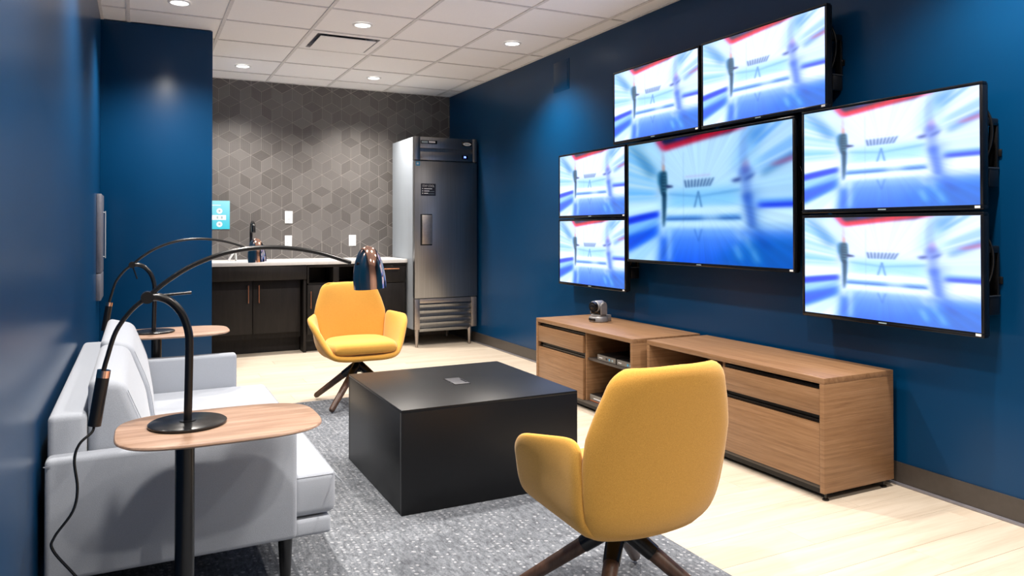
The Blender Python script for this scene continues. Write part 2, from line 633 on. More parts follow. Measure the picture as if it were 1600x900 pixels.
def build_tiles(wb):
    """rhombus tiles: cubes .2015 wide, rows .1745 high"""
    pw = .2015
    a = pw / math.sqrt(3)
    hw, q = pw / 2, a / 2
    x0, z0 = .7975, 1.912

    def inset(poly, g=.0011):
        c = sum((Vector(p) for p in poly), Vector((0, 0))) / 4
        out = []
        n = len(poly)
        for i in range(n):
            p, pr, nx = Vector(poly[i]), Vector(poly[i - 1]), Vector(poly[(i + 1) % n])
            d1, d2 = (pr - p).normalized(), (nx - p).normalized()
            s = (d1 + d2).normalized()
            sin = abs(d1.x * s.y - d1.y * s.x)
            out.append(p + s * (g / sin) - c)
        return out, c
    shapes = [
        [(0, 0), (hw, -q), (pw, 0), (hw, q)],
        [(0, 0), (0, -a), (hw, -a - q), (hw, -q)],
        [(pw, 0), (hw, -q), (hw, -a - q), (pw, -a)]]
    dirs = [(hw, q), (0, 1), (0, 1)]
    protos = []
    for k, sh in enumerate(shapes):
        loc, c = inset(sh)
        big = [(p.x, p.y) for p in loc]
        sm = [(p.x * .975, p.y * .975) for p in loc]
        V = [(x, .004, z) for x, z in big] + [(x, -.0012, z) for x, z in big] + [(x, -.0022, z) for x, z in sm]
        F = [(0, 1, 5, 4), (1, 2, 6, 5), (2, 3, 7, 6), (3, 0, 4, 7), (4, 5, 9, 8), (5, 6, 10, 9), (6, 7, 11, 10), (7, 4, 8, 11), (8, 9, 10, 11)]
        me = bpy.data.meshes.new('tile')
        me.from_pydata(V, [], F)
        d = Vector(dirs[k]).normalized()
        uv = me.uv_layers.new(name='UVMap')
        for lp in me.loops:
            v = me.vertices[lp.vertex_index].co
            uv.data[lp.index].uv = (v.x * d.x + v.z * d.y + .5, -v.x * d.y + v.z * d.x + .5)
        bm = bmesh.new()
        bm.from_mesh(me)
        bmesh.ops.recalc_face_normals(bm, faces=bm.faces[:])
        bm.to_mesh(me)
        bm.free()
        me.materials.append(M['tile'])
        protos.append((me, c, V, F))
    items = []
    for r in range(-5, 12):
        for c in range(-3, 14):
            ox = x0 + pw * c + (hw if r % 2 else 0)
            oz = z0 - .1745 * r
            for k in range(3):
                me, cc, V, F = protos[k]
                px_, pz_ = ox + cc.x, oz + cc.y
                xs = [v[0] + px_ for v in V]
                zs = [v[2] + pz_ for v in V]
                if min(xs) < BX or max(xs) > XR or min(zs) < .9 or max(zs) > H:
                    if max(xs) > BX and min(xs) < XR and max(zs) > .86 and min(zs) < H:
                        items.append((99, k, px_, pz_, True))
                    continue
                vis = not (px_ > 2.46 and pz_ < 2.05)
                d = abs(px_ - 1.5) * .75 + abs(pz_ - 1.6)
                items.append((d + (0 if vis else 50), k, px_, pz_, False))
    items.sort(key=lambda t: t[0])
    o = wloc(wb)
    for d, k, px_, pz_, cut in items[:300]:
        link('tile', protos[k][0], 'tile', wb, Vector((px_, YB, pz_)) - o)
    bm = bmesh.new()
    uvl = bm.loops.layers.uv.new('UVMap')
    sh = bm.verts.layers.float.new('shade')
    for d, k, px_, pz_, cut in items[300:]:
        me, cc, V, F = protos[k]
        poly = [(V[8 + i][0] + px_, V[8 + i][2] + pz_) for i in range(4)]
        # clip against the wall rectangle
        for ax, lo, hi in ((0, BX + .001, XR - .001), (1, .86, H - .001)):
            for lim, sgn in ((lo, 1), (hi, -1)):
                out = []
                for i in range(len(poly)):
                    p, n = poly[i], poly[(i + 1) % len(poly)]
                    ip, inn = sgn * (p[ax] - lim) >= 0, sgn * (n[ax] - lim) >= 0
                    if ip:
                        out.append(p)
                    if ip != inn:
                        t = (lim - p[ax]) / (n[ax] - p[ax])
                        out.append((p[0] + (n[0] - p[0]) * t, p[1] + (n[1] - p[1]) * t))
                poly = out
                if len(poly) < 3:
                    break
            if len(poly) < 3:
                break
        if len(poly) < 3:
            continue
        s = random.random()
        dv = Vector(dirs[k]).normalized()
        fr = [bm.verts.new((x, YB - .002, z)) for x, z in poly]
        bk = [bm.verts.new((x, YB + .004, z)) for x, z in poly]
        for v in fr + bk:
            v[sh] = s
        fs = [bm.faces.new(fr)]
        for i in range(len(poly)):
            j = (i + 1) % len(poly)
            fs.append(bm.faces.new((fr[i], bk[i], bk[j], fr[j])))
        for f in fs:
            for lp in f.loops:
                x, z = lp.vert.co.x, lp.vert.co.z
                lp[uvl].uv = (x * dv.x + z * dv.y, -x * dv.y + z * dv.x)
    far = from_bm('tile_field', bm, 'tile_far', wb, Vector() - o)
    far['kind'] = 'stuff'


def downlight(x, y, label, group, place=None):
    tail = '_' + place + '_offscreen' if place else ''
    t = empty('downlight' + tail, (x, y, H), label, 'downlight', group)
    lathe('trim_ring', [(.054, -.001), (.056, -.006), (.064, -.007), (.072, -.004), (.074, 0.0), (.054, 0.0)], 'white_plastic', t, seg=40, close=False)
    lathe('lens' + tail, [(0, -.003), (.0545, -.003), (.0545, -.001), (0, -.001)], 'lamp_on', t, seg=32)
    l = bpy.data.lights.new('downlight_source' + tail, 'SPOT')
    l.energy = LAMP_W
    l.spot_size = math.radians(LAMP_SPREAD)
    l.spot_blend = 1.0
    l.shadow_soft_size = .045
    l.color = LAMP_COL
    lo = bpy.data.objects.new('downlight_source' + tail, l)
    COL.objects.link(lo)
    lo.parent = t
    lo.location = (0, 0, -.05)


def build_ceiling_things():
    seen = [(.234, 5.315, 'round white recessed downlight in the ceiling beside the blue corner block'),
            (1.45, 5.315, 'round white recessed downlight in the ceiling tile next to the square air vent'),
            (2.665, 5.315, 'round white recessed downlight in the ceiling close to the screen wall'),
            (.842, 7.145, 'round white recessed downlight in the ceiling above the sink by the tiled wall'),
            (2.06, 7.145, 'round white recessed downlight in the ceiling above the cabinets beside the fridge')]
    for x, y, lab in seen:
        downlight(x, y, lab, 'recessed ceiling downlights')
    # the same rows go on overhead and behind the camera, above the frame
    for x, y, place, lab in ((.234, 3.485, 'sofa', 'above the sofa along the glossy blue wall'),
                             (2.06, 3.485, 'cabinet_gap', 'above the gap between coffee table and oak cabinets'),
                             (.234, 1.655, 'side_table', 'above the side table with the loose lamp cord'),
                             (1.45, 1.655, 'armchair', 'above the yellow chair near the oak drawers'),
                             (2.665, 1.655, 'screens', 'beside the screen farthest from the fridge'),
                             (.842, -.175, 'rug_end', 'over the open end of the rug'),
                             (2.06, -.175, 'walkway', 'over the bare floor beside the open end of the rug')):
        downlight(x, y, 'round recessed downlight ' + lab, 'recessed ceiling downlights', place)
    # square plaque air vent
    v = empty('air_vent', (1.45, 5.925, H), 'square white air vent with a lowered centre plate set in the ceiling', 'air vent')
    x0, x1, y0, y1 = 1.158, 1.742, 5.632, 6.218
    box('vent_box', x0, x1, y0, y1, H + .022, H + .028, 'grey_metal', v)
    for a, b, c, d in ((x0, x1, y0, y0 + .05), (x0, x1, y1 - .05, y1), (x0, x0 + .05, y0 + .05, y1 - .05), (x1 - .05, x1, y0 + .05, y1 - .05)):
        box('frame', a, b, c, d, H - .001, H + .02, 'ceil', v, .004)
    box('centre_plate', x0 + .075, x1 - .075, y0 + .075, y1 - .075, H - .014, H - .008, 'ceil', v, .003)
    for a, b in ((-.15, -.15), (.15, -.15), (-.15, .15), (.15, .15)):
        box('hanger', 1.45 + a - .006, 1.45 + a + .006, 5.925 + b - .006, 5.925 + b + .006, H - .008, H + .022, 'steel_trim', v)
    # access panel high on the right wall
    a = empty('access_panel', (XR, 5.333, 2.44), 'small blue painted access panel high on the screen wall', 'access panel')
    box('frame', XR - .003, XR, 5.205, 5.46, 2.315, 2.565, 'blue', a, .0015)
    box('hatch', XR - .006, XR - .003, 5.228, 5.437, 2.338, 2.542, 'blue', a, .002)
    box('latch', XR - .0075, XR - .006, 5.240, 5.250, 2.43, 2.46, 'blue', a)
    # flat box on the left wall
    c = empty('wall_cabinet', (XL, 5.68, .70), 'slim grey metal wall cabinet on the blue wall near the corner', 'wall cabinet')
    box('upper_box', XL, XL + .029, 5.50, 5.88, .893, 1.406, 'grey_metal', c, .003)
    box('lower_box', XL, XL + .029, 5.50, 5.88, .715, .888, 'grey_metal', c, .003)
    tube('pull_bar', [(.042, .10, .28), (.042, .10, .60)], .004, 'steel_light', c, 8)
    tube('pull_post', [(.028, .10, .29), (.042, .10, .29)], .004, 'steel_light', c, 8)
    tube('pull_post', [(.028, .10, .59), (.042, .10, .59)], .004, 'steel_light', c, 8)


# ------------------------------------------------------------------ kitchenette
def bar_handle(parent, p0, p1, out=.028, r=.005):
    """copper bar handle: world end points, standing off towards -Y"""
    o = wloc(parent)
    a, b = Vector(p0) - o, Vector(p1) - o
    h = tube('handle', [a + Vector((0, -out, 0)), b + Vector((0, -out, 0))], r, 'copper_satin', parent, 8)
    d = (b - a).normalized() * .015
    tube('post', [a + d, a + d + Vector((0, -out, 0))], r * .8, 'copper_satin', h, 6)
    tube('post', [b - d, b - d + Vector((0, -out, 0))], r * .8, 'copper_satin', h, 6)
    return h


def build_kitchen():
    ct = box('countertop', BX + .002, 2.425, 7.20, YB - .004, .835, .872, 'quartz', bev=.003)
    tag(ct, 'long white quartz countertop running along the tiled wall', 'countertop')
    # sink cabinet
    s = empty('sink_cabinet', (.955, 7.5, 0), 'charcoal sink cabinet with two doors and a deep apron', 'cabinet')
    box('apron', BX + .004, 1.43, 7.215, 7.235, .697, .834, 'dark_cab', s, .001)
    box('body', BX + .004, 1.40, 7.36, 7.80, .14, .68, 'dark_cab', s)
    box('side_panel', 1.405, 1.43, 7.235, 7.80, .0, .834, 'dark_cab', s, .001)
    box('toe_kick', BX + .004, 1.40, 7.42, 7.44, 0, .14, 'dark_cab', s)
    for x0, x1, hx in ((BX + .006, .950, .912), (.956, 1.385, 1.006)):
        d = box('door', x0, x1, 7.30, 7.32, .197, .69, 'dark_cab', s, .0015)
        bar_handle(d, (hx, 7.30, .485), (hx, 7.30, .652))
    # cabinet with open slots
    c = empty('base_cabinet', (1.92, 7.5, 0), 'charcoal base cabinet with open slots and copper handles under the counter', 'cabinet')
    box('body', 1.436, 2.41, 7.26, 7.80, .10, .64, 'dark_cab', c)
    box('toe_kick', 1.436, 2.41, 7.30, 7.32, 0, .10, 'dark_cab', c)
    box('top_rail', 1.436, 2.41, 7.215, 7.235, .808, .834, 'dark_cab', c, .001)
    box('slot_back', 1.436, 2.12, 7.60, 7.61, .64, .808, 'dark_cab', c)
    for x0, x1 in ((1.436, 1.452), (1.682, 1.738), (1.965, 2.12)):
        box('stile', x0, x1, 7.215, 7.60, .655, .808, 'dark_cab', c, .001)
    box('slot_floor', 1.452, 1.965, 7.235, 7.60, .641, .655, 'dark_cab', c)
    for x0, x1, hx in ((1.438, 1.765, 1.466), (1.770, 2.115, 2.085)):
        d = box('door', x0, x1, 7.215, 7.235, .17, .640, 'dark_cab', c, .0015)
        bar_handle(d, (hx, 7.215, .418), (hx, 7.215, .582))
    dr = box('drawer', 2.125, 2.41, 7.215, 7.235, .640, .802, 'dark_cab', c, .0015)
    bar_handle(dr, (2.17, 7.215, .777), (2.335, 7.215, .777))
    box('door', 2.125, 2.41, 7.215, 7.235, .17, .634, 'dark_cab', c, .0015)
    # faucet: black gooseneck over the sink
    f = empty('faucet', (.99, 7.71, .872), 'black gooseneck faucet with a side lever on the white countertop', 'faucet')
    lathe('base', [(.027, 0), (.027, .012), (.020, .02), (.019, .07)], 'black_gloss', f, seg=20)
    tube('spout', [(0, 0, .05), (0, 0, .20), (0, -.01, .29), (0, -.055, .352), (0, -.11, .365), (0, -.16, .335), (0, -.18, .27)],
         [.014, .014, .015, .016, .017, .019, .019], 'black_gloss', f, 14, 6)
    tube('lever', [(.018, 0, .05), (.045, 0, .055), (.05, -.005, .12)], .0075, 'black_gloss', f, 8)
    # white folded paper beside it
    t = empty('paper_towel', (.80, 7.50, .872), 'folded white paper towel standing on the countertop beside the faucet', 'paper towel')
    for i, (dx, hh, an) in enumerate(((-.02, .085, .55), (.024, .085, -.10))):
        bm = box_bm(.006, .12, hh, .001, 1)
        o = from_bm('sheet', bm, 'white_plastic', t, (dx, 0, hh * math.cos(an) / 2 + .002))
        o.rotation_euler = (0, an, 0)
    # outlets
    for x0, x1, z0, z1, lab, n in ((1.33, 1.406, 1.232, 1.356, 'white wall outlet plate higher of the pair above the counter', 2),
                                   (1.33, 1.40, .997, 1.108, 'white wall outlet plate lower of the pair above the counter', 2),
                                   (1.986, 2.062, .996, 1.111, 'white wall switch plate on the tiles near the fridge', 1)):
        e = empty('outlet', ((x0 + x1) / 2, YB, (z0 + z1) / 2), lab, 'outlet', 'white plates on the tiled wall')
        box('plate', x0, x1, YB - .009, YB - .003, z0, z1, 'white_plastic', e, .002)
        xm, zm = (x0 + x1) / 2, (z0 + z1) / 2
        box('insert', xm - .018, xm + .018, YB - .011, YB - .009, zm - .036, zm + .036, 'white_plastic', e, .001)
        if n == 2:
            for dz in (-.018, .018):
                for dx in (-.007, .007):
                    box('slot', xm + dx - .0015, xm + dx + .0015, YB - .0115, YB - .0108, zm + dz - .006, zm + dz + .006, 'black_metal', e)
        else:
            box('rocker', xm - .012, xm + .012, YB - .0135, YB - .011, zm - .03, zm + .03, 'white_plastic', e, .001)
    # poster
    p = empty('poster', (.66, YB - .004, 1.31), 'cyan notice with white round icons on the tiled wall', 'poster')
    box('sheet', .515, .803, YB - .0065, YB - .0035, 1.174, 1.453, 'poster', p)

    def disc(x, z, r, mat, nm, parent=p, yy=YB - .0068):
        bm = bmesh.new()
        bmesh.ops.create_circle(bm, cap_ends=True, radius=r, segments=24)
        bmesh.ops.rotate(bm, verts=bm.verts[:], matrix=Matrix.Rotation(PI / 2, 3, 'X'))
        return from_bm(nm, bm, mat, parent, Vector((x, yy, z)) - wloc(parent))
    for x in (.61, .708):
        for z in (1.352, 1.222):
            disc(x, z, .027, 'print_white', 'icon')
            disc(x, z, .010, 'print_grey', 'icon_mark', yy=YB - .0070)
    box('icon_strip', .56, .768, YB - .0070, YB - .0066, 1.265, 1.312, 'print_white', p, 0)
    for x in (.62, .69, .73):
        box('icon_mark', x - .008, x + .008, YB - .0073, YB - .0070, 1.276, 1.300, 'print_grey', p)
    box('heading', .60, .72, YB - .0070, YB - .0066, 1.405, 1.412, 'print_white', p)


def build_fridge():
    x0, x1, y0, y1 = 2.432, 3.108, 7.01, 7.72
    f = empty('fridge', ((x0 + x1) / 2, 7.36, 0), 'tall stainless steel single door reach-in refrigerator in the corner', 'fridge')
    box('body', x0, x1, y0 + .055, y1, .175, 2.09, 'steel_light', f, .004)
    # top grille housing
    box('top_post', x0, 2.493, y0, y0 + .055, 1.858, 2.092, 'steel', f, .003)
    box('top_post', 3.061, x1, y0, y0 + .055, 1.858, 2.092, 'steel', f, .003)
    box('upper_panel', 2.494, 3.060, y0 + .006, y0 + .05, 1.980, 2.09, 'steel', f, .003)
    box('louver_gap', 2.494, 3.060, y0 + .045, y0 + .05, 1.94, 1.982, 'steel', f)
    box('lower_panel', 2.494, 3.060, y0 + .004, y0 + .05, 1.860, 1.942, 'steel', f, .003)
    # door
    d = box('door', x0 + .002, x1 - .002, y0 - .005, y0 + .05, .487, 1.848, 'steel', f, .004)
    box('handle_recess', 2.493, 2.616, y0 - .007, y0 - .0045, 1.010, 1.321, 'black_satin', d, .002)
    box('handle_plate', 2.508, 2.616, y0 - .016, y0 - .007, 1.022, 1.312, 'steel_trim', d, .002)
    lab = box('notice_label', 2.498, 2.654, y0 - .0062, y0 - .0048, 1.504, 1.624, 'navy_label', d)
    lo = Vector((0, 0, 0))
    rot = (PI / 2, 0, 0)
    text('lettering', 'STAY COOL', .030, 'print_white', lab, (0, -.0013, .036), rot, .0003, 'CENTER', .78)
    for k, wd in enumerate((.085, .055, .042)):
        z = .010 - k * .023
        box('print_number', -.064, -.056, -.0013, -.0007, z - .006, z + .006, 'print_white', lab, local=True)
        box('print_line', -.045, -.045 + wd, -.0013, -.0007, z - .005, z + .004, 'print_white', lab, local=True)
        if k:
            box('print_line', -.043 + wd, .062, -.0013, -.0007, z - .006, z - .003, 'print_grey', lab, local=True)
    st = box('energy_sticker', 2.444, 2.489, y0 - .0062, y0 - .0048, 1.800, 1.842, 'print_blue', d)
    box('print_line', -.012, .008, -.0013, -.0007, -.008, .010, 'print_white', st, local=True)
    # badges
    b = box('badge', 2.50, 2.673, y0 + .002, y0 + .006, 2.022, 2.056, 'black_gloss', f, .001)
    box('badge_mark', -.078, -.012, -.0026, -.0019, -.010, .010, 'print_grey', b, local=True)
    box('badge_mark', -.002, .066, -.0026, -.0019, -.006, .011, 'print_white', b, local=True)
    b2 = box('badge', 2.945, 3.05, y0 + .002, y0 + .006, 2.016, 2.058, 'black_gloss', f, .001)
    bm = bmesh.new()
    bmesh.ops.create_circle(bm, cap_ends=True, radius=.045, segments=28)
    bmesh.ops.scale(bm, vec=(1, .38, 1), verts=bm.verts[:])
    bmesh.ops.rotate(bm, verts=bm.verts[:], matrix=Matrix.Rotation(PI / 2, 3, 'X'))
    ov = from_bm('oval_mark', bm, 'print_white', b2, (0, -.0024, 0))
    box('oval_lettering', -.026, .026, -.0006, -.0001, -.005, .005, 'print_grey', ov, local=True)
    dp = box('display', 2.94, 3.01, y0 + .001, y0 + .004, 1.882, 1.922, 'black_gloss', f, .001)
    text('digits', '38', .026, 'led', dp, (-.002, -.0019, .001), rot, .0003, 'CENTER')
    tube('keylock', [(-.258, -.352, 1.885), (-.258, -.364, 1.885)], .006, 'steel_trim', f, 10)
    # bottom louvred grille
    box('grille_back', 2.47, 3.07, y0 + .035, y0 + .05, .18, .48, 'steel', f)
    box('grille_post', x0 + .004, 2.489, y0, y0 + .05, .178, .480, 'steel_trim', f, .002)
    box('grille_post', 3.045, x1 - .004, y0, y0 + .05, .178, .480, 'steel_trim', f, .002)
    box('grille_rail', 2.489, 3.045, y0 + .004, y0 + .035, .436, .480, 'steel_trim', f, .002)
    for k in range(5):
        z = .408 - k * .060
        o = box('louver', 2.489, 3.045, y0 + .010, y0 + .014, z - .016, z + .016, 'steel', f, .001)
        o.rotation_euler = (math.radians(24), 0, 0)
    for x in (x0 + .035, x1 - .075):
        for y in (y0 + .03, y1 - .06):
            lathe('leg', [(.011, 0), (.014, .003), (.014, .03), (.024, .155), (.024, .178)], 'steel_trim', f,
                  Vector((x, y, 0)) - wloc(f), 16)


# ------------------------------------------------------------------ screens
def picture():
    """a soft, zoom-streaked studio broadcast as a grid of colours"""
    W_, H_ = 192, 108
    u, v = np.meshgrid(np.linspace(0, 1, W_), np.linspace(0, 1, H_))
    rs = np.random.RandomState(3)
    img = np.zeros((H_, W_, 3))
    img[:] = np.array([232, 240, 255]) / 255

    def sig(x, s=.008):
        return 1 / (1 + np.exp(-np.clip(x / s, -40, 40)))

    def rect(a, b, c, d, s=.008):
        return sig(u - a, s) * sig(b - u, s) * sig(v - c, s) * sig(d - v, s)

    def poly(pts, s=.008):
        m = np.ones_like(u)
        n = len(pts)
        cx = sum(p[0] for p in pts) / n
        cy = sum(p[1] for p in pts) / n
        for i in range(n):
            (ax, ay), (bx, by) = pts[i], pts[(i + 1) % n]
            nx, ny = by - ay, ax - bx
            L = math.hypot(nx, ny)
            d = ((u - ax) * nx + (v - ay) * ny) / L
            if ((cx - ax) * nx + (cy - ay) * ny) < 0:
                d = -d
            m = m * sig(d, s)
        return m

    def ell(a, b, ra, rb, s=.15):
        return sig(1 - ((u - a) / ra) ** 2 - ((v - b) / rb) ** 2, s)

    def put(m, c, al=1.0):
        nonlocal img
        m = (m * al)[..., None]
        img = img * (1 - m) + np.array(c) / 255 * m

    ang = np.arctan2(v - .47, (u - .5) * 1.78)
    rad = np.hypot((u - .5) * 1.78, v - .47)

    def angnoise(n, seed):
        r = np.random.RandomState(seed).rand(n)
        r[-1] = r[0]
        return np.interp((ang + PI) / (2 * PI) * (n - 1), np.arange(n), r)
    st = .5 * angnoise(90, 1) + .5 * angnoise(260, 2)
    left = sig(.225 - u, .02)
    put(left * sig(.52 - v, .02), (175, 215, 248), 1)
    put(left * sig(.52 - v, .02) * np.clip((st - .5) * 3, 0, 1), (70, 160, 225), .75)
    put(left * sig(.52 - v, .02) * np.clip((.45 - st) * 3, 0, 1), (245, 250, 255), .9)
    put(poly([(0, 0), (.12, 0), (.22, .28), (.16, .30)], .015), (15, 95, 150), .45)
    put(poly([(.03, 0), (.20, 0), (.25, .12), (.23, .22)], .015), (235, 245, 255), .8)
    # red band and dark ceiling
    put(poly([(.20, -.06), (.78, -.06), (.70, .02), (.27, .05)], .006), (8, 14, 70), 1)
    put(poly([(.33, -.06), (.42, -.06), (.42, .02), (.35, .03)], .012), (30, 70, 190), .7)
    put(poly([(.255, .042), (.76, -.045), (.78, -.005), (.27, .088)], .006), (235, 15, 55), 1)
    put(poly([(.185, -.04), (.225, -.05), (.280, .06), (.258, .088)], .007), (235, 30, 80), .85)
    # right background
    right = sig(u - .80, .02)
    put(right * np.clip((st - .52) * 4, 0, 1) * sig(.45 - v, .03), (110, 160, 230), .5)
    put(poly([(.78, 0), (.90, 0), (.80, .20), (.72, .28)], .02), (40, 120, 205), .6)
    put(poly([(.84, .33), (1.02, .20), (1.02, .25), (.86, .37)], .01), (20, 90, 160), .55)
    put(poly([(.90, .285), (1.02, .235), (1.02, .262), (.91, .30)], .008), (230, 70, 110), .7)
    put(rect(.84, 1.1, .34, .53, .03), (215, 235, 255), .7)
    put(rect(.83, 1.1, .525, .555), (70, 150, 235), .6)
    put(rect(.83, 1.1, .552, .590), (0, 35, 225), .95)
    put(rect(.82, 1.1, .592, .815, .01), (248, 250, 255), 1)
    put(rect(.82, 1.1, .690, .80, .006), (205, 222, 250), .8)
    # desk and panel
    put(rect(.30, .74, .42, .565, .02), (165, 215, 250), .85)
    put(poly([(.30, .44), (.5, .475), (.5, .485), (.30, .455)], .006), (80, 140, 200), .5)
    put(poly([(.74, .44), (.5, .475), (.5, .485), (.74, .455)], .006), (80, 140, 200), .5)
    put(rect(.28, .74, .565, .628), (250, 252, 255), 1)
    put(rect(.28, .74, .628, .672), (105, 160, 225), 1)
    put(rect(.28, .74, .650, .660, .003), (40, 80, 150), .7)
    put(rect(.28, .75, .676, .725), (245, 250, 255), 1)
    put(rect(.52, .62, .56, .73, .015), (240, 246, 255), .55)
    # floor
    fl = sig(v - .74, .012) * sig(u - .24, .02)
    put(fl, (130, 172, 250), 1)
    put(fl * np.clip((v - .74) / .26, 0, 1), (30, 110, 240), .85)
    put(rect(.30, .72, .73, .79, .01), (150, 190, 250), .55)
    put(sig((u - .62) + (v - .95) * 1.1, .04) * sig(v - .80, .02), (10, 120, 205), .85)
    put(poly([(.27, .99), (.29, .72), (.315, .72), (.315, 1.0)], .01), (225, 240, 255), .8)
    # left bench
    put(rect(-.1, .235, .505, .60, .012), (246, 250, 255), 1)
    put(poly([(-.1, .66), (.0, .625), (.23, .585), (.23, .64), (-.1, .73)], .008), (5, 50, 225), .95)
    put(poly([(-.1, .73), (.23, .64), (.23, .70), (-.1, .84)], .01), (150, 200, 250), .9)
    put(poly([(-.1, .83), (.23, .70), (.22, .80), (-.1, 1.0)], .012), (10, 95, 235), .95)
    put(poly([(-.02, 1.0), (.21, .80), (.23, .86), (.10, 1.02)], .012), (200, 225, 255), .8)
    # blurred lettering on the back panel and its reflection
    for k in range(9):
        a = .405 + k * .022
        lean = (k - 2) * .004
        put(poly([(a, .345), (a + .010, .345), (a + .010 - lean, .405), (a - lean, .405)], .003), (40, 70, 120), .75)
    put(rect(.41, .57, .315, .325, .004), (225, 140, 190), .35)
    for sgn in (-1, 1):
        put(poly([(.492, .44), (.498, .44), (.497 + sgn * .022, .565), (.488 + sgn * .022, .565)], .003), (70, 115, 165), .7)
        put(poly([(.488 + sgn * .022, .735), (.497 + sgn * .022, .735), (.498, .83), (.492, .83)], .003), (60, 110, 190), .5)
    for a in (.40,):
        put(rect(a - .001, a + .001, .12, .74, .0012), (130, 150, 180), .5)
    # left presenter
    put(ell(.262, .19, .012, .085, .4), (215, 195, 210), .7)
    put(ell(.264, .232, .011, .032), (228, 185, 180), .95)
    put(poly([(.240, .258), (.284, .258), (.292, .32), (.286, .43), (.276, .47), (.247, .45), (.232, .36)], .005), (12, 66, 92), .95)
    put(poly([(.222, .27), (.245, .26), (.240, .40), (.224, .37)], .006), (30, 110, 150), .8)
    for k in range(6):
        put(rect(.256, .282, .285 + k * .026, .292 + k * .026, .0025), (190, 215, 228), .55)
    put(poly([(.246, .44), (.283, .44), (.284, .58), (.268, .72), (.250, .72), (.252, .56)], .005), (10, 58, 88), .95)
    put(poly([(.284, .372), (.33, .384), (.33, .392), (.284, .398)], .004), (20, 30, 80), .95)
    put(poly([(.228, .37), (.240, .37), (.226, .47), (.208, .47)], .007), (205, 205, 225), .6)
    put(poly([(.248, .715), (.276, .715), (.272, .82), (.256, .82)], .008), (225, 235, 250), .8)
    put(poly([(.248, .80), (.285, .80), (.29, 1.0), (.25, 1.0)], .012), (20, 90, 215), .75)
    # right presenter, smeared by the zoom
    put(ell(.775, .22, .060, .10, .6), (205, 228, 252), .7)
    put(ell(.755, .20, .020, .13, .6), (140, 160, 225), .45)
    put(ell(.768, .285, .020, .045, .4), (190, 165, 205), .8)
    put(ell(.765, .325, .034, .040, .6), (60, 85, 180), .6)
    put(poly([(.692, .372), (.74, .358), (.745, .384), (.70, .392)], .006), (35, 50, 125), .85)
    put(poly([(.755, .372), (.812, .338), (.812, .356), (.765, .392)], .006), (30, 55, 140), .8)
    put(poly([(.738, .37), (.795, .37), (.802, .46), (.79, .54), (.755, .54), (.742, .46)], .010), (125, 150, 222), .75)
    put(poly([(.75, .48), (.80, .47), (.822, .72), (.785, .73)], .010), (45, 90, 195), .8)
    put(poly([(.80, .42), (.83, .42), (.845, .72), (.82, .72)], .02), (110, 160, 235), .55)
    put(poly([(.785, .70), (.82, .70), (.90, .86), (.86, .88)], .014), (15, 80, 180), .5)
    for a, b in ((.70, .72), (.75, .78), (.70, .86), (.79, .88)):
        put(poly([(a, b), (a + .02, b - .01), (a + .05, b + .09), (a + .03, b + .10)], .010), (225, 238, 255), .65)
    # zoom streaks
    acc = np.zeros_like(img)
    n = 9
    for k in range(n):
        s = 1 + (k / (n - 1) - .5) * .060
        uu = np.clip((.5 + (u - .5) * s) * (W_ - 1), 0, W_ - 1.001)
        vv = np.clip((.5 + (v - .5) * s) * (H_ - 1), 0, H_ - 1.001)
        i, j = uu.astype(int), vv.astype(int)
        fu, fv = (uu - i)[..., None], (vv - j)[..., None]
        acc += (img[j, i] * (1 - fu) * (1 - fv) + img[j, i + 1] * fu * (1 - fv) + img[j + 1, i] * (1 - fu) * fv + img[j + 1, i + 1] * fu * fv)
    acc = acc / n
    k = np.clip((rad - .12) / .5, 0, 1)[..., None]
    img = img * (1 - k) * .55 + acc * (1 - (1 - k) * .55)
    img = img * (1 + .06 * (st - .5)[..., None] * 2 * np.clip(rad / .6, 0, 1)[..., None])
    img = np.clip(img, 0, 1)
    img = np.where(img <= .04045, img / 12.92, ((img + .055) / 1.055) ** 2.4)
    return img


def screen_mesh(img, wd, ht, mat):
    H_, W_ = img.shape[:2]
    me = bpy.data.meshes.new('screen')
    ys = wd / 2 - np.linspace(0, 1, W_) * wd
    zs = ht / 2 - np.linspace(0, 1, H_) * ht
    V = [(0.0, float(y), float(z)) for z in zs for y in ys]
    F = [(j * W_ + i, (j + 1) * W_ + i, (j + 1) * W_ + i + 1, j * W_ + i + 1) for j in range(H_ - 1) for i in range(W_ - 1)]
    me.from_pydata(V, [], F)
    at = me.color_attributes.new('picture', 'FLOAT_COLOR', 'POINT')
    at.data.foreach_set('color', np.concatenate([img.reshape(-1, 3), np.ones((H_ * W_, 1))], 1).astype(np.float32).ravel())
    me.flip_normals()
    me.materials.append(M[mat])
    return me


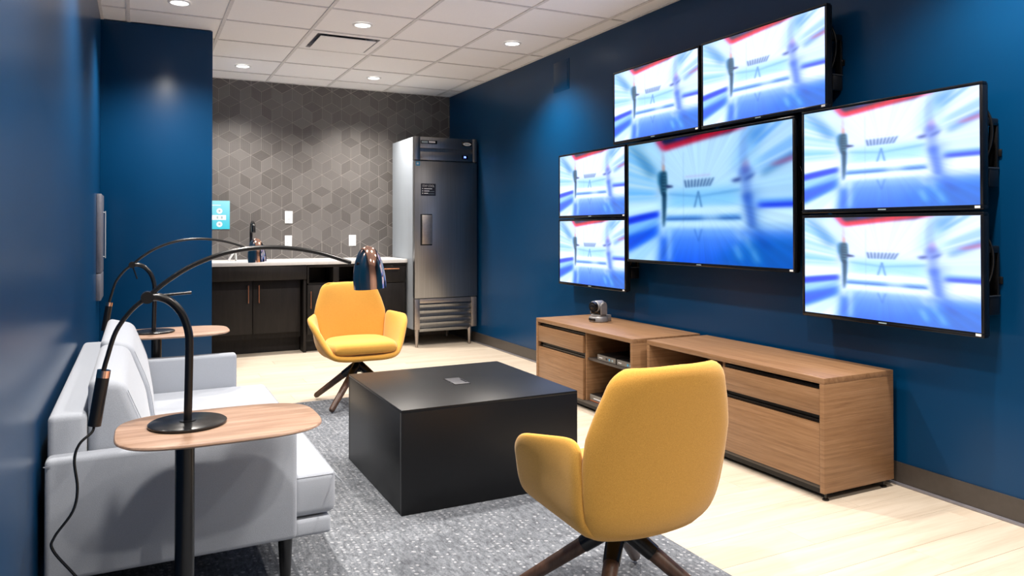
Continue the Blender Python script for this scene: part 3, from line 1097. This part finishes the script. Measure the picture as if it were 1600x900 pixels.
def build_screens():
    img = picture()
    small = screen_mesh(img, .91 - .028, .512 - .034, 'screen_small')
    big = screen_mesh(img, 1.462 - .026, .805 - .034, 'screen_big')
    XF = 3.0
    specs = [('wide black framed television screen in the middle of the screen wall', 2.764, 4.226, .949, 1.754, True),
             ('black framed television above the big middle screen, at its fridge end', 3.487, 4.392, 1.768, 2.276, False),
             ('black framed television above the big middle screen, at the end away from the fridge', 2.559, 3.468, 1.768, 2.280, False),
             ('black framed television between the fridge and the big screen, upper of its pair', 4.247, 5.159, 1.258, 1.758, False),
             ('black framed television above the small camera, lower of its pair beside the big screen', 4.249, 5.161, .738, 1.248, False),
             ('black framed television farthest from the fridge, upper of its pair', 1.811, 2.716, 1.252, 1.765, False),
             ('black framed television above the wide oak drawers, lower of its pair', 1.811, 2.716, .740, 1.243, False)]
    for lab, y0, y1, z0, z1, isbig in specs:
        yc, zc = (y0 + y1) / 2, (z0 + z1) / 2
        t = empty('television', (XR, yc, zc), lab, 'television', 'televisions on the blue wall')
        bz = .013
        wd, ht = y1 - y0, z1 - z0
        # bezel: four strips, bottom one deeper
        box('bezel', XF, XF + .03, y0, y1, z1 - .014, z1, 'black_gloss', t, .002)
        bb = box('bezel', XF, XF + .03, y0, y1, z0, z0 + .020, 'black_gloss', t, .002)
        box('bezel', XF, XF + .03, y0, y0 + bz, z0 + .020, z1 - .014, 'black_gloss', t, .002)
        box('bezel', XF, XF + .03, y1 - bz, y1, z0 + .020, z1 - .014, 'black_gloss', t, .002)
        box('housing', XF + .008, XF + .045, y0 + .004, y1 - .004, z0 + .004, z1 - .004, 'black_satin', t, .004)
        box('rear_housing', XF + .045, XF + .072, y0 + .12, y1 - .12, z0 + .06, z1 - .10, 'black_satin', t, .01)
        s = link('screen', big if isbig else small, None, t, Vector((XF + .004, yc, z0 + .020 + (ht - .034) / 2)) - wloc(t))
        if not isbig:
            s.scale = (1, (wd - .026) / (.91 - .028), (ht - .034) / (.512 - .034))
        box('maker_mark', XF - .0006, XF + .0002, yc - .020, yc + .020, z0 + .008, z0 + .013, 'print_grey', bb)
        box('corner_sticker', XF - .0008, XF + .0002, y0 + .012, y0 + .034, z0 + .006, z0 + .016, 'white_plastic', bb)
        # wall brackets: a slotted strap and a foot at each end
        for yb in (y0 + .010, y1 - .044):
            z_lo, z_hi = zc - .165, zc + .085
            box('bracket_foot', XR - .075, XR - .006, yb, yb + .034, z_lo, z_lo + .075, 'black_metal', t, .006)
            box('bracket_strap', XR - .020, XR - .006, yb, yb + .034, z_lo + .075, z_hi, 'black_metal', t, .003)
            box('bracket_arm', XR - .085, XR - .006, yb, yb + .034, z_hi, z_hi + .030, 'black_metal', t, .005)
            box('bracket_clip', XR - .078, XR - .004, yb - .001, yb + .002, z_lo + .076, z_lo + .080, 'steel_trim', t)
        box('wall_plate', XR - .007, XR - .001, y0 + .0, y1 - .0, zc - .04, zc - .01, 'black_metal', t, .002)
        tube('power_cable', [(-.06, y0 + .04 - yc, -.07), (-.055, y0 + .012 - yc, .02), (-.062, y0 + .010 - yc, .11), (-.075, y0 + .05 - yc, .20)],
             .006, 'black_metal', t, 8, 5)


# ------------------------------------------------------------------ credenzas
def credenza(nm, label, x0, x1, y0, y1, ysplit, z1=.531):
    """low oak unit: open bay on one side (small Y for far unit is passed by ysplit), two drawers on the other"""
    return empty(nm, ((x0 + x1) / 2, (y0 + y1) / 2, 0), label, 'cabinet', 'oak credenzas under the screens')


def build_credenzas():
    z1 = .531
    for which in (0, 1):
        if which == 0:
            x0, x1, y0, y1 = 2.58, 3.085, 3.585, 4.765
            dy0, dy1, oy0, oy1 = 4.135, 4.740, 3.610, 4.115
            t = credenza('credenza', 'low oak cabinet with two drawers and an open bay of equipment under the camera', x0, x1, y0, y1, 0)
        else:
            x0, x1, y0, y1 = 2.637, 3.085, 2.275, 3.525
            dy0, dy1, oy0, oy1 = 2.302, 2.900, 2.920, 3.500
            t = credenza('credenza', 'low oak cabinet with two wide drawers and an empty open bay, away from the fridge', x0, x1, y0, y1, 0)
        box('top', x0, x1, y0, y1, z1 - .026, z1, 'oak_top', t, .0015)
        box('side_panel', x0, x1, y0, y0 + .024, .035, z1 - .026, 'oak', t, .001)
        box('side_panel', x0, x1, y1 - .024, y1, .035, z1 - .026, 'oak', t, .001)
        box('divider', x0 + .02, x1 - .02, min(dy1, oy1) if which else oy1, (min(dy1, oy1) if which else oy1) + .018, .065, z1 - .026, 'oak', t, .001)
        box('back_panel', x1 - .018, x1 - .006, y0 + .024, y1 - .024, .06, z1 - .026, 'oak_in', t)
        box('bottom_panel', x0 + .012, x1 - .02, y0 + .024, y1 - .024, .048, .064, 'base', t, .001)
        box('plinth', x0 + .03, x1 - .03, y0 + .03, y1 - .03, .020, .048, 'black_satin', t)
        # drawers with dark finger channels between them
        box('drawer_box', x0 + .03, x1 - .03, dy0, dy1, .07, .49, 'black_satin', t)
        for a, b in ((.368, .478), (.066, .330)):
            d = box('drawer', x0 + .003, x0 + .021, dy0, dy1, a, b, 'oak', t, .001)
            box('finger_channel', x0 + .022, x0 + .034, dy0, dy1, b + .002, b + .014, 'black_metal', d)
        # shelf in the open bay
        if which == 0:
            box('shelf', x0 + .03, x1 - .02, oy0, oy1, .327, .342, 'base', t, .001)
        else:
            box('shelf', x0 + .06, x1 - .02, oy0, oy1, .255, .270, 'base', t, .001)
        for x in (x0 + .03, x1 - .045):
            for y in (y0 + .02, y1 - .02):
                lathe('foot', [(.014, 0), (.014, .006), (.005, .010), (.005, .036)], 'black_metal', t, Vector((x, y, 0)) - wloc(t), 12)
    # equipment in the bay
    for y0, y1, z, hgt, lab, led, org in (
            (3.812, 4.015, .3425, .037, 'flat grey equipment box on the cabinet shelf, beside the drawers', 3, False),
            (3.625, 3.800, .3425, .037, 'flat grey equipment box on the cabinet shelf, beside the side panel', 2, False),
            (3.64, 4.105, .0645, .045, 'long flat equipment box with an orange stripe on the cabinet floor', 2, True)):
        e = empty('equipment_box', (2.75, (y0 + y1) / 2, z), lab, 'equipment', 'equipment in the oak cabinet')
        box('case', 2.622, 2.86, y0, y1, z, z + hgt, 'black_satin', e, .002)
        fp = box('front_panel', 2.617, 2.622, y0 + .001, y1 - .001, z + .002, z + hgt - .002, 'grey_plastic', e, .001)
        w_ = y1 - y0
        for k in range(led):
            box('port', 2.6160, 2.6172, y0 + w_ * (.14 + .16 * k), y0 + w_ * (.14 + .16 * k) + .014, z + hgt * .3, z + hgt * .65,
                ('print_grey', 'print_blue', 'navy_label')[k % 3], fp)
        box('print_line', 2.6160, 2.6172, y1 - w_ * .28, y1 - w_ * .10, z + hgt * .42, z + hgt * .54, 'print_white', fp)
        if org:
            box('stripe', 2.6160, 2.6172, y0 + .002, y1 - .002, z + .003, z + .007, 'orange', fp)
    # small PTZ camera on the far unit
    c = empty('conference_camera', (2.862, 4.375, z1), 'small silver conference camera with a round black lens on the oak cabinet', 'camera', rotz=math.radians(10))
    lathe('base', [(.062, 0), (.066, .004), (.066, .030), (.060, .038), (.03, .040)], 'silver', c, seg=36)
    box('base_window', -.0675, -.045, -.03, .03, .009, .026, 'black_gloss', c, .003, local=True)
    box('rear_block', .03, .085, -.04, .04, 0, .045, 'silver', c, .004, local=True)
    lathe('turntable', [(.054, .040), (.054, .046), (.046, .052)], 'silver', c, seg=32)
    for s in (-1, 1):
        prism_pts = [(-.028, .05), (.03, .05), (.03, .118), (.018, .138), (-.012, .138), (-.028, .118)]
        bm = bmesh.new()
        ya, yb = (s * .044, s * .058)
        A = [bm.verts.new((x, ya, z)) for x, z in prism_pts]
        B = [bm.verts.new((x, yb, z)) for x, z in prism_pts]
        bm.faces.new(A)
        bm.faces.new(B)
        for i in range(6):
            bm.faces.new((A[i], A[(i + 1) % 6], B[(i + 1) % 6], B[i]))
        bmesh.ops.recalc_face_normals(bm, faces=bm.faces[:])
        bmesh.ops.bevel(bm, geom=bm.edges[:], offset=.004, segments=2, affect='EDGES')
        from_bm('yoke_arm', bm, 'silver', c, auto=35)
    tube('camera_head', [(-.035, 0, .105), (-.028, 0, .105), (.03, 0, .105), (.04, 0, .105)], [.036, .041, .041, .034], 'silver', c, 28)
    tube('lens_barrel', [(-.060, 0, .105), (-.034, 0, .105)], [.033, .035], 'black_gloss', c, 28)
    tube('lens', [(-.063, 0, .105), (-.058, 0, .105)], [.016, .022], 'black_gloss', c, 20)
    box('lower_guard', -.030, .02, -.043, .043, .052, .075, 'black_gloss', c, .004, local=True)


# ------------------------------------------------------------------ furniture
def build_coffee_table():
    x0, x1, y0, y1, h = .962, 1.800, 2.930, 3.785, .436
    t = empty('coffee_table', ((x0 + x1) / 2, (y0 + y1) / 2, 0), 'large square black block coffee table on the rug', 'coffee table')
    z = .007
    box('top', x0, x1, y0, y1, h - .012, h, 'black_satin', t, .0012)
    box('side_panel', x0, x1, y0, y0 + .02, z, h - .0122, 'black_satin', t, .0012)
    box('side_panel', x0, x1, y1 - .02, y1, z, h - .0122, 'black_satin', t, .0012)
    box('side_panel', x0, x0 + .02, y0 + .0202, y1 - .0202, z, h - .0122, 'black_satin', t, .0012)
    box('side_panel', x1 - .02, x1, y0 + .0202, y1 - .0202, z, h - .0122, 'black_satin', t, .0012)
    a, b, c, d = 1.345, 1.430, 3.295, 3.450
    fr = box('power_frame', a, b, c, d, h, h + .0012, 'black_gloss', t, .0005)
    box('power_lid', a + .006, b - .004, c + .006, d - .006, h + .0012, h + .0024, 'lid', t, .0005)
    box('cable_notch', b - .016, b - .009, c + .03, d - .05, h + .0024, h + .0030, 'black_gloss', fr)


def build_rug():
    r = box('area_rug', XL + .02, 1.798, -1.0, 5.155, 0, .006, 'carpet', bev=.002)
    tag(r, 'grey area rug with rows of white flecks under the seating', 'rug')


def build_sofa():
    t = empty('sofa', (.15, 3.2, 0), 'pale grey two seat sofa with loose back cushions along the blue wall', 'sofa')
    G = 'grey_wool'
    xb, xf = -.226, .445
    y0, y1 = 2.378, 4.045
    box('back_frame', xb, -.13, y0 + .066, y1 - .066, .22, .655, G, t, .018, 4)
    for a, b, lab in ((y0, y0 + .066, 0), (y1 - .066, y1, 1)):
        ar = box('armrest', xb, xf, a, b, .215, .552, G, t, .016, 4)
        ye = a if lab == 0 else a
        # piping along the top edge of the outer face
        o = wloc(ar)
        for yy in (a + .001, b - .001):
            tube('piping', [Vector((xb + .016, yy, .25)) - o, Vector((xb + .016, yy, .47)) - o, Vector((xb + .0165, yy, .50)) - o, Vector((xb + .024, yy, .526)) - o,
                            Vector((xb + .05, yy, .536)) - o, Vector((xf - .018, yy, .536)) - o],
                 .0010, 'seam', ar, 6, 3)
    box('seat_base', -.13, .565, y0 + .068, y1 - .068, .190, .246, G, t, .012, 3)
    sc = box('seat_cushion', -.125, .582, y0 + .068, y1 - .068, .252, .392, G, t, .026, 5)
    o = wloc(sc)
    ya, yb = y0 + .071, y1 - .071
    tube('piping', [Vector((.45, ya, .380)) - o, Vector((.555, ya, .380)) - o, Vector((.573, ya + .006, .380)) - o, Vector((.579, ya + .024, .380)) - o,
                    Vector((.579, yb - .024, .380)) - o], .0011, 'seam', sc, 6, 3)
    for a, b, dx in ((y0 + .072, 3.205, 0), (3.215, y1 - .072, .014)):
        cu = prism('back_cushion', [(-.128, .394), (.055 + dx, .394), (.026 + dx, .575), (-.034 + dx, .735), (-.128, .75 + dx)], 1, a, b, G, t, .028, 5, 60)
        o = wloc(cu)
        for yy in (a + .008, b - .008):
            tube('piping', [Vector((.048 + dx, yy, .43)) - o, Vector((.0245 + dx, yy, .575)) - o, Vector((-.026 + dx, yy, .708)) - o], .0010, 'seam', cu, 6, 3)
    for x, y in ((.415, y0 + .04), (.415, y1 - .04), (-.19, y0 + .04), (-.19, y1 - .04)):
        lathe('leg', [(.011, .0062), (.012, .01), (.022, .20), (.022, .216)], 'black_metal', t, Vector((x, y, 0)) - wloc(t), 16)


def side_table(cx, cy, px, py, label, z=.66):
    t = empty('side_table', (px, py, 0), label, 'side table', 'walnut side tables at the sofa ends')
    a, b, r = .254, .184, .13
    bm = bmesh.new()
    n = 64
    rows = []
    for s, zz in ((.90, z - .0150), (.965, z - .0115), (1.0, z - .0060), (.997, z - .002), (.988, z)):
        ring = []
        for k in range(n):
            th = 2 * PI * k / n
            c_, s_ = math.cos(th), math.sin(th)
            e = 2 / 3.4
            x = math.copysign(abs(c_) ** e, c_) * (a - (1 - s) * .25)
            y = math.copysign(abs(s_) ** e, s_) * (b - (1 - s) * .25)
            ring.append(bm.verts.new((x, y, zz)))
        rows.append(ring)
    for p, q in zip(rows, rows[1:]):
        for k in range(n):
            bm.faces.new((p[k], p[(k + 1) % n], q[(k + 1) % n], q[k]))
    bm.faces.new(rows[0][::-1])
    bm.faces.new(rows[-1])
    from_bm('table_top', bm, 'walnut', t, (cx - px, cy - py, 0), auto=40)
    lathe('pole', [(.024, .012), (.024, z - .024)], 'black_metal', t, seg=28)
    lathe('top_plate', [(.07, z - .024), (.07, z - .0148)], 'black_metal', t, seg=28)
    lathe('foot_plate', [(.15, .0062), (.152, .008), (.152, .012), (.148, .014)], 'black_metal', t, (.03, 0, 0), 40)
    return t


def arc_lamp(bx, by, bz, label, lever, cord):
    """table lamp: round foot, bent stem, pivoting bow with a copper dome on one end and a grip on the other"""
    t = empty('arc_lamp', (bx, by, bz), label, 'lamp', 'black and copper table lamps')
    K = 1.0
    lathe('foot', [(0, 0), (.093, 0), (.0975, .003), (.0975, .007), (.094, .0095), (0, .0095)], 'black_metal', t, seg=56)
    lathe('stem_collar', [(.020, .0095), (.020, .012), (.011, .0125)], 'black_metal', t, seg=24)
    tube('stem', [(0, 0, .009), (.002, 0, .12), (.003, 0, .20), (.001, 0, .245), (-.014, 0, .292), (-.040, 0, .325), (-.068, 0, .340), (-.095, 0, .3415)],
         .0105, 'black_metal', t, 18, 6)
    jx, jz = -.098, .341
    tube('pivot', [(jx, -.020, jz), (jx, .016, jz)], .0155, 'black_metal', t, 24)
    pts = [(jx - .1, 0, .155), (jx - .092, 0, .188), (jx - .071, 0, .258), (jx - .035, 0, .311), (jx, 0, .341), (jx + .046, 0, .381), (jx + .107, 0, .421), (jx + .186, 0, .452),
           (jx + .268, 0, .466), (jx + .353, 0, .465), (jx + .441, 0, .450), (jx + .535, 0, .420)]
    tube('bow', [(p[0], -.001, p[2]) for p in pts], [.0058, .0058, .0064, .0064, .0058], 'black_metal', t, 12, 6)
    # grip with copper ring
    a, b = Vector((jx - .098, 0, .160)), Vector((jx - .119, 0, .022))
    g = tube('grip', [a, b], .0155, 'black_metal', t, 20)
    tube('copper_ring', [a + (a - b).normalized() * .0005, a + (b - a).normalized() * .018], .0158, 'copper', g, 20)
    # lever
    tube('lever', [(jx, .004, jz + .001)] + [Vector(lever)], .0036, 'black_metal', t, 8)
    # copper dome, hollow
    ax, az = jx + .584, .470
    prof = []
    Ro, Ht = .0485, .128
    for k in range(19):
        s = k / 18
        zz = -Ht * s
        prof.append((Ro * (1 - (1 - s) ** 2.25) ** .5 * (1 - .03 * max(0, s - .8) / .2), zz))
    inner = [(max(0, r - .0018), z_ - .0018 * (1 if r < .03 else .2)) for r, z_ in prof]
    prof_all = prof + [(inner[-1][0], prof[-1][1])] + inner[::-1][1:]
    prof_all[-1] = (0, prof_all[-1][1])
    sh = lathe('shade', prof_all, 'copper', t, (ax, 0, az), 48, close=False, auto=60)
    sh.rotation_euler = (0, math.radians(-4), 0)
    lathe('bulb', [(0, -.040), (.014, -.046), (.021, -.062), (.018, -.082), (0, -.094)], 'white_plastic', sh, seg=20)
    tube('cord', cord, .0034, 'black_metal', t, 8, 6)
    return t


def chair(x, y, rotz, label, leg_turn=0.0):
    """swivel tub chair facing local -Y"""
    t = empty('armchair', (x, y, .006), label, 'armchair', 'yellow swivel armchairs', rotz=rotz)
    Yw = 'yellow_wool'
    zz = [.280, .315, .370, .45, .53, .60, .67, .73, .79]
    ww = [.160, .205, .232, .245, .252, .250, .230, .208, .188]
    yy = [.150, .192, .212, .224, .236, .248, .262, .275, .287]

    def back(u, v):
        z = .280 + .510 * v
        s = 2 * u - 1
        wv = float(np.interp(z, zz, ww))
        r = .045
        dz = .79 - z
        if dz < r:
            wv = wv - r + math.sqrt(max(0, r * r - (r - dz) ** 2))
        yv = float(np.interp(z, zz, yy))
        return (s * wv, yv - .050 * abs(s) ** 2.2 * (1 - .35 * v), z + .004 * (1 - s * s) * v)
    slab('backrest', back, 26, 26, .024, Yw, t, 10)
    # tub: seat pan and both arm wings in one bent panel
    sk = [0, .22, .40, .55, .76, 1.0]
    lat_r = [0, .12, .196, .234, .252, .259]
    lat_f = [0, .13, .205, .246, .294, .343]
    z_r = [.306, .306, .320, .375, .490, .598]
    z_f = [.330, .330, .345, .394, .488, .575]
    y_r = [.165, .165, .168, .175, .19, .195]
    y_f = [-.245, -.240, -.215, -.175, -.105, -.035]

    def sm(xs, ys, q):
        # smooth interpolation through the control values
        n = len(xs)
        i = min(max(int(np.searchsorted(xs, q)) - 1, 0), n - 2)
        h = xs[i + 1] - xs[i]
        tt = (q - xs[i]) / h

        def sl(k):
            if k == 0:
                return 0.0 if ys is not z_r else 0.0
            if k == n - 1:
                return (ys[n - 1] - ys[n - 2]) / (xs[n - 1] - xs[n - 2])
            return (ys[k + 1] - ys[k - 1]) / (xs[k + 1] - xs[k - 1])
        m0, m1 = sl(i) * h, sl(i + 1) * h
        if i == 0:
            m0 = (ys[1] - ys[0])
        return ((2 * tt ** 3 - 3 * tt ** 2 + 1) * ys[i] + (tt ** 3 - 2 * tt ** 2 + tt) * m0 + (-2 * tt ** 3 + 3 * tt ** 2) * ys[i + 1] + (tt ** 3 - tt ** 2) * m1)

    def tub(u, v):
        s = 2 * u - 1
        q = abs(s)
        sg = 1 if s >= 0 else -1
        # round the upper corners of the wings by sliding them down the panel
        top = max(0, (q - .5) / .5)
        q = q - top ** 2 * (.13 * max(0, 2 * v - 1) ** 6 + .08 * max(0, 1 - 2 * v) ** 6)
        f0 = sm(sk, y_f, q)
        r0 = sm(sk, y_r, q)
        yv = r0 + (f0 - r0) * v
        e = v * v * (3 - 2 * v)
        lat = sm(sk, lat_r, q) * (1 - e) + sm(sk, lat_f, q) * e
        z = sm(sk, z_r, q) * (1 - v) + sm(sk, z_f, q) * v
        return (sg * lat, yv, z)
    slab('tub', tub, 84, 30, .022, Yw, t, 12)

    def pad(u, v):
        a, b = 2 * u - 1, 2 * v - 1
        k = .62
        xx = a * math.sqrt(1 - k * b * b / 2)
        y2 = b * math.sqrt(1 - k * a * a / 2)
        wide = .226 + .020 * max(0, -y2)
        return (xx * wide, -.042 + y2 * .214, .388 + .008 * (1 - a * a) - .006 * max(0, -y2))
    slab('seat_cushion', pad, 30, 30, .042, Yw, t, 10)
    lathe('swivel_plate', [(.085, .292), (.085, .300), (.05, .316)], 'black_metal', t, seg=28)
    lathe('hub', [(.030, .205), (.036, .215), (.036, .262), (.030, .268), (.030, .295)], 'black_metal', t, seg=24)
    for k in range(4):
        an = math.radians(45 + 90 * k + leg_turn)
        d = Vector((math.cos(an), math.sin(an), 0))
        a = d * .012 + Vector((0, 0, .250))
        b = d * .335 + Vector((0, 0, .0155))
        lg = tube('leg', [a, a.lerp(b, .25), a.lerp(b, .5), a.lerp(b, .97), b], [.026, .0245, .0225, .019, .014], 'leg_wood', t, 16)
        tube('leg_sleeve', [a.lerp(b, .0), a.lerp(b, .16), a.lerp(b, .30)], [.029, .028, .0262], 'black_metal', lg, 16)
    return t


# ------------------------------------------------------------------ assemble
wb = build_room()
build_tiles(wb)
build_ceiling_things()
build_rug()
build_kitchen()
build_fridge()
build_screens()
build_credenzas()
build_coffee_table()
build_sofa()
side_table(.200, 2.140, .111, 2.140, 'walnut side table standing in front of the nearer sofa arm, cord hanging beside it')
side_table(.170, 4.150, .082, 4.135, 'walnut side table beyond the sofa by the blue corner block')
arc_lamp(.119, 2.165, .660, 'black arc lamp with a copper dome, on the side table with the loose cord',
         (.008, .004, .349),
         [(-.217, 0, .024), (-.222, -.01, .008), (-.248, -.02, -.015), (-.259, -.02, -.055), (-.252, -.02, -.125), (-.262, -.02, -.18),
          (-.300, -.02, -.235), (-.303, -.02, -.268), (-.255, -.02, -.34), (-.19, -.02, -.44), (-.20, -.02, -.60), (-.24, .0, -.648)])
arc_lamp(.070, 4.150, .660, 'black arc lamp with a copper dome, on the side table beyond the sofa',
         (-.075, .004, .27),
         [(-.217, 0, .024), (-.222, .0, -.02), (-.225, .01, -.12), (-.23, .02, -.3), (-.24, .03, -.5), (-.22, .05, -.648)])
chair(1.335, 5.00, 0, 'yellow upholstered swivel armchair facing the room in front of the kitchenette')
chair(1.335, 1.935, PI, 'yellow upholstered swivel armchair seen from its back, near the oak drawers')
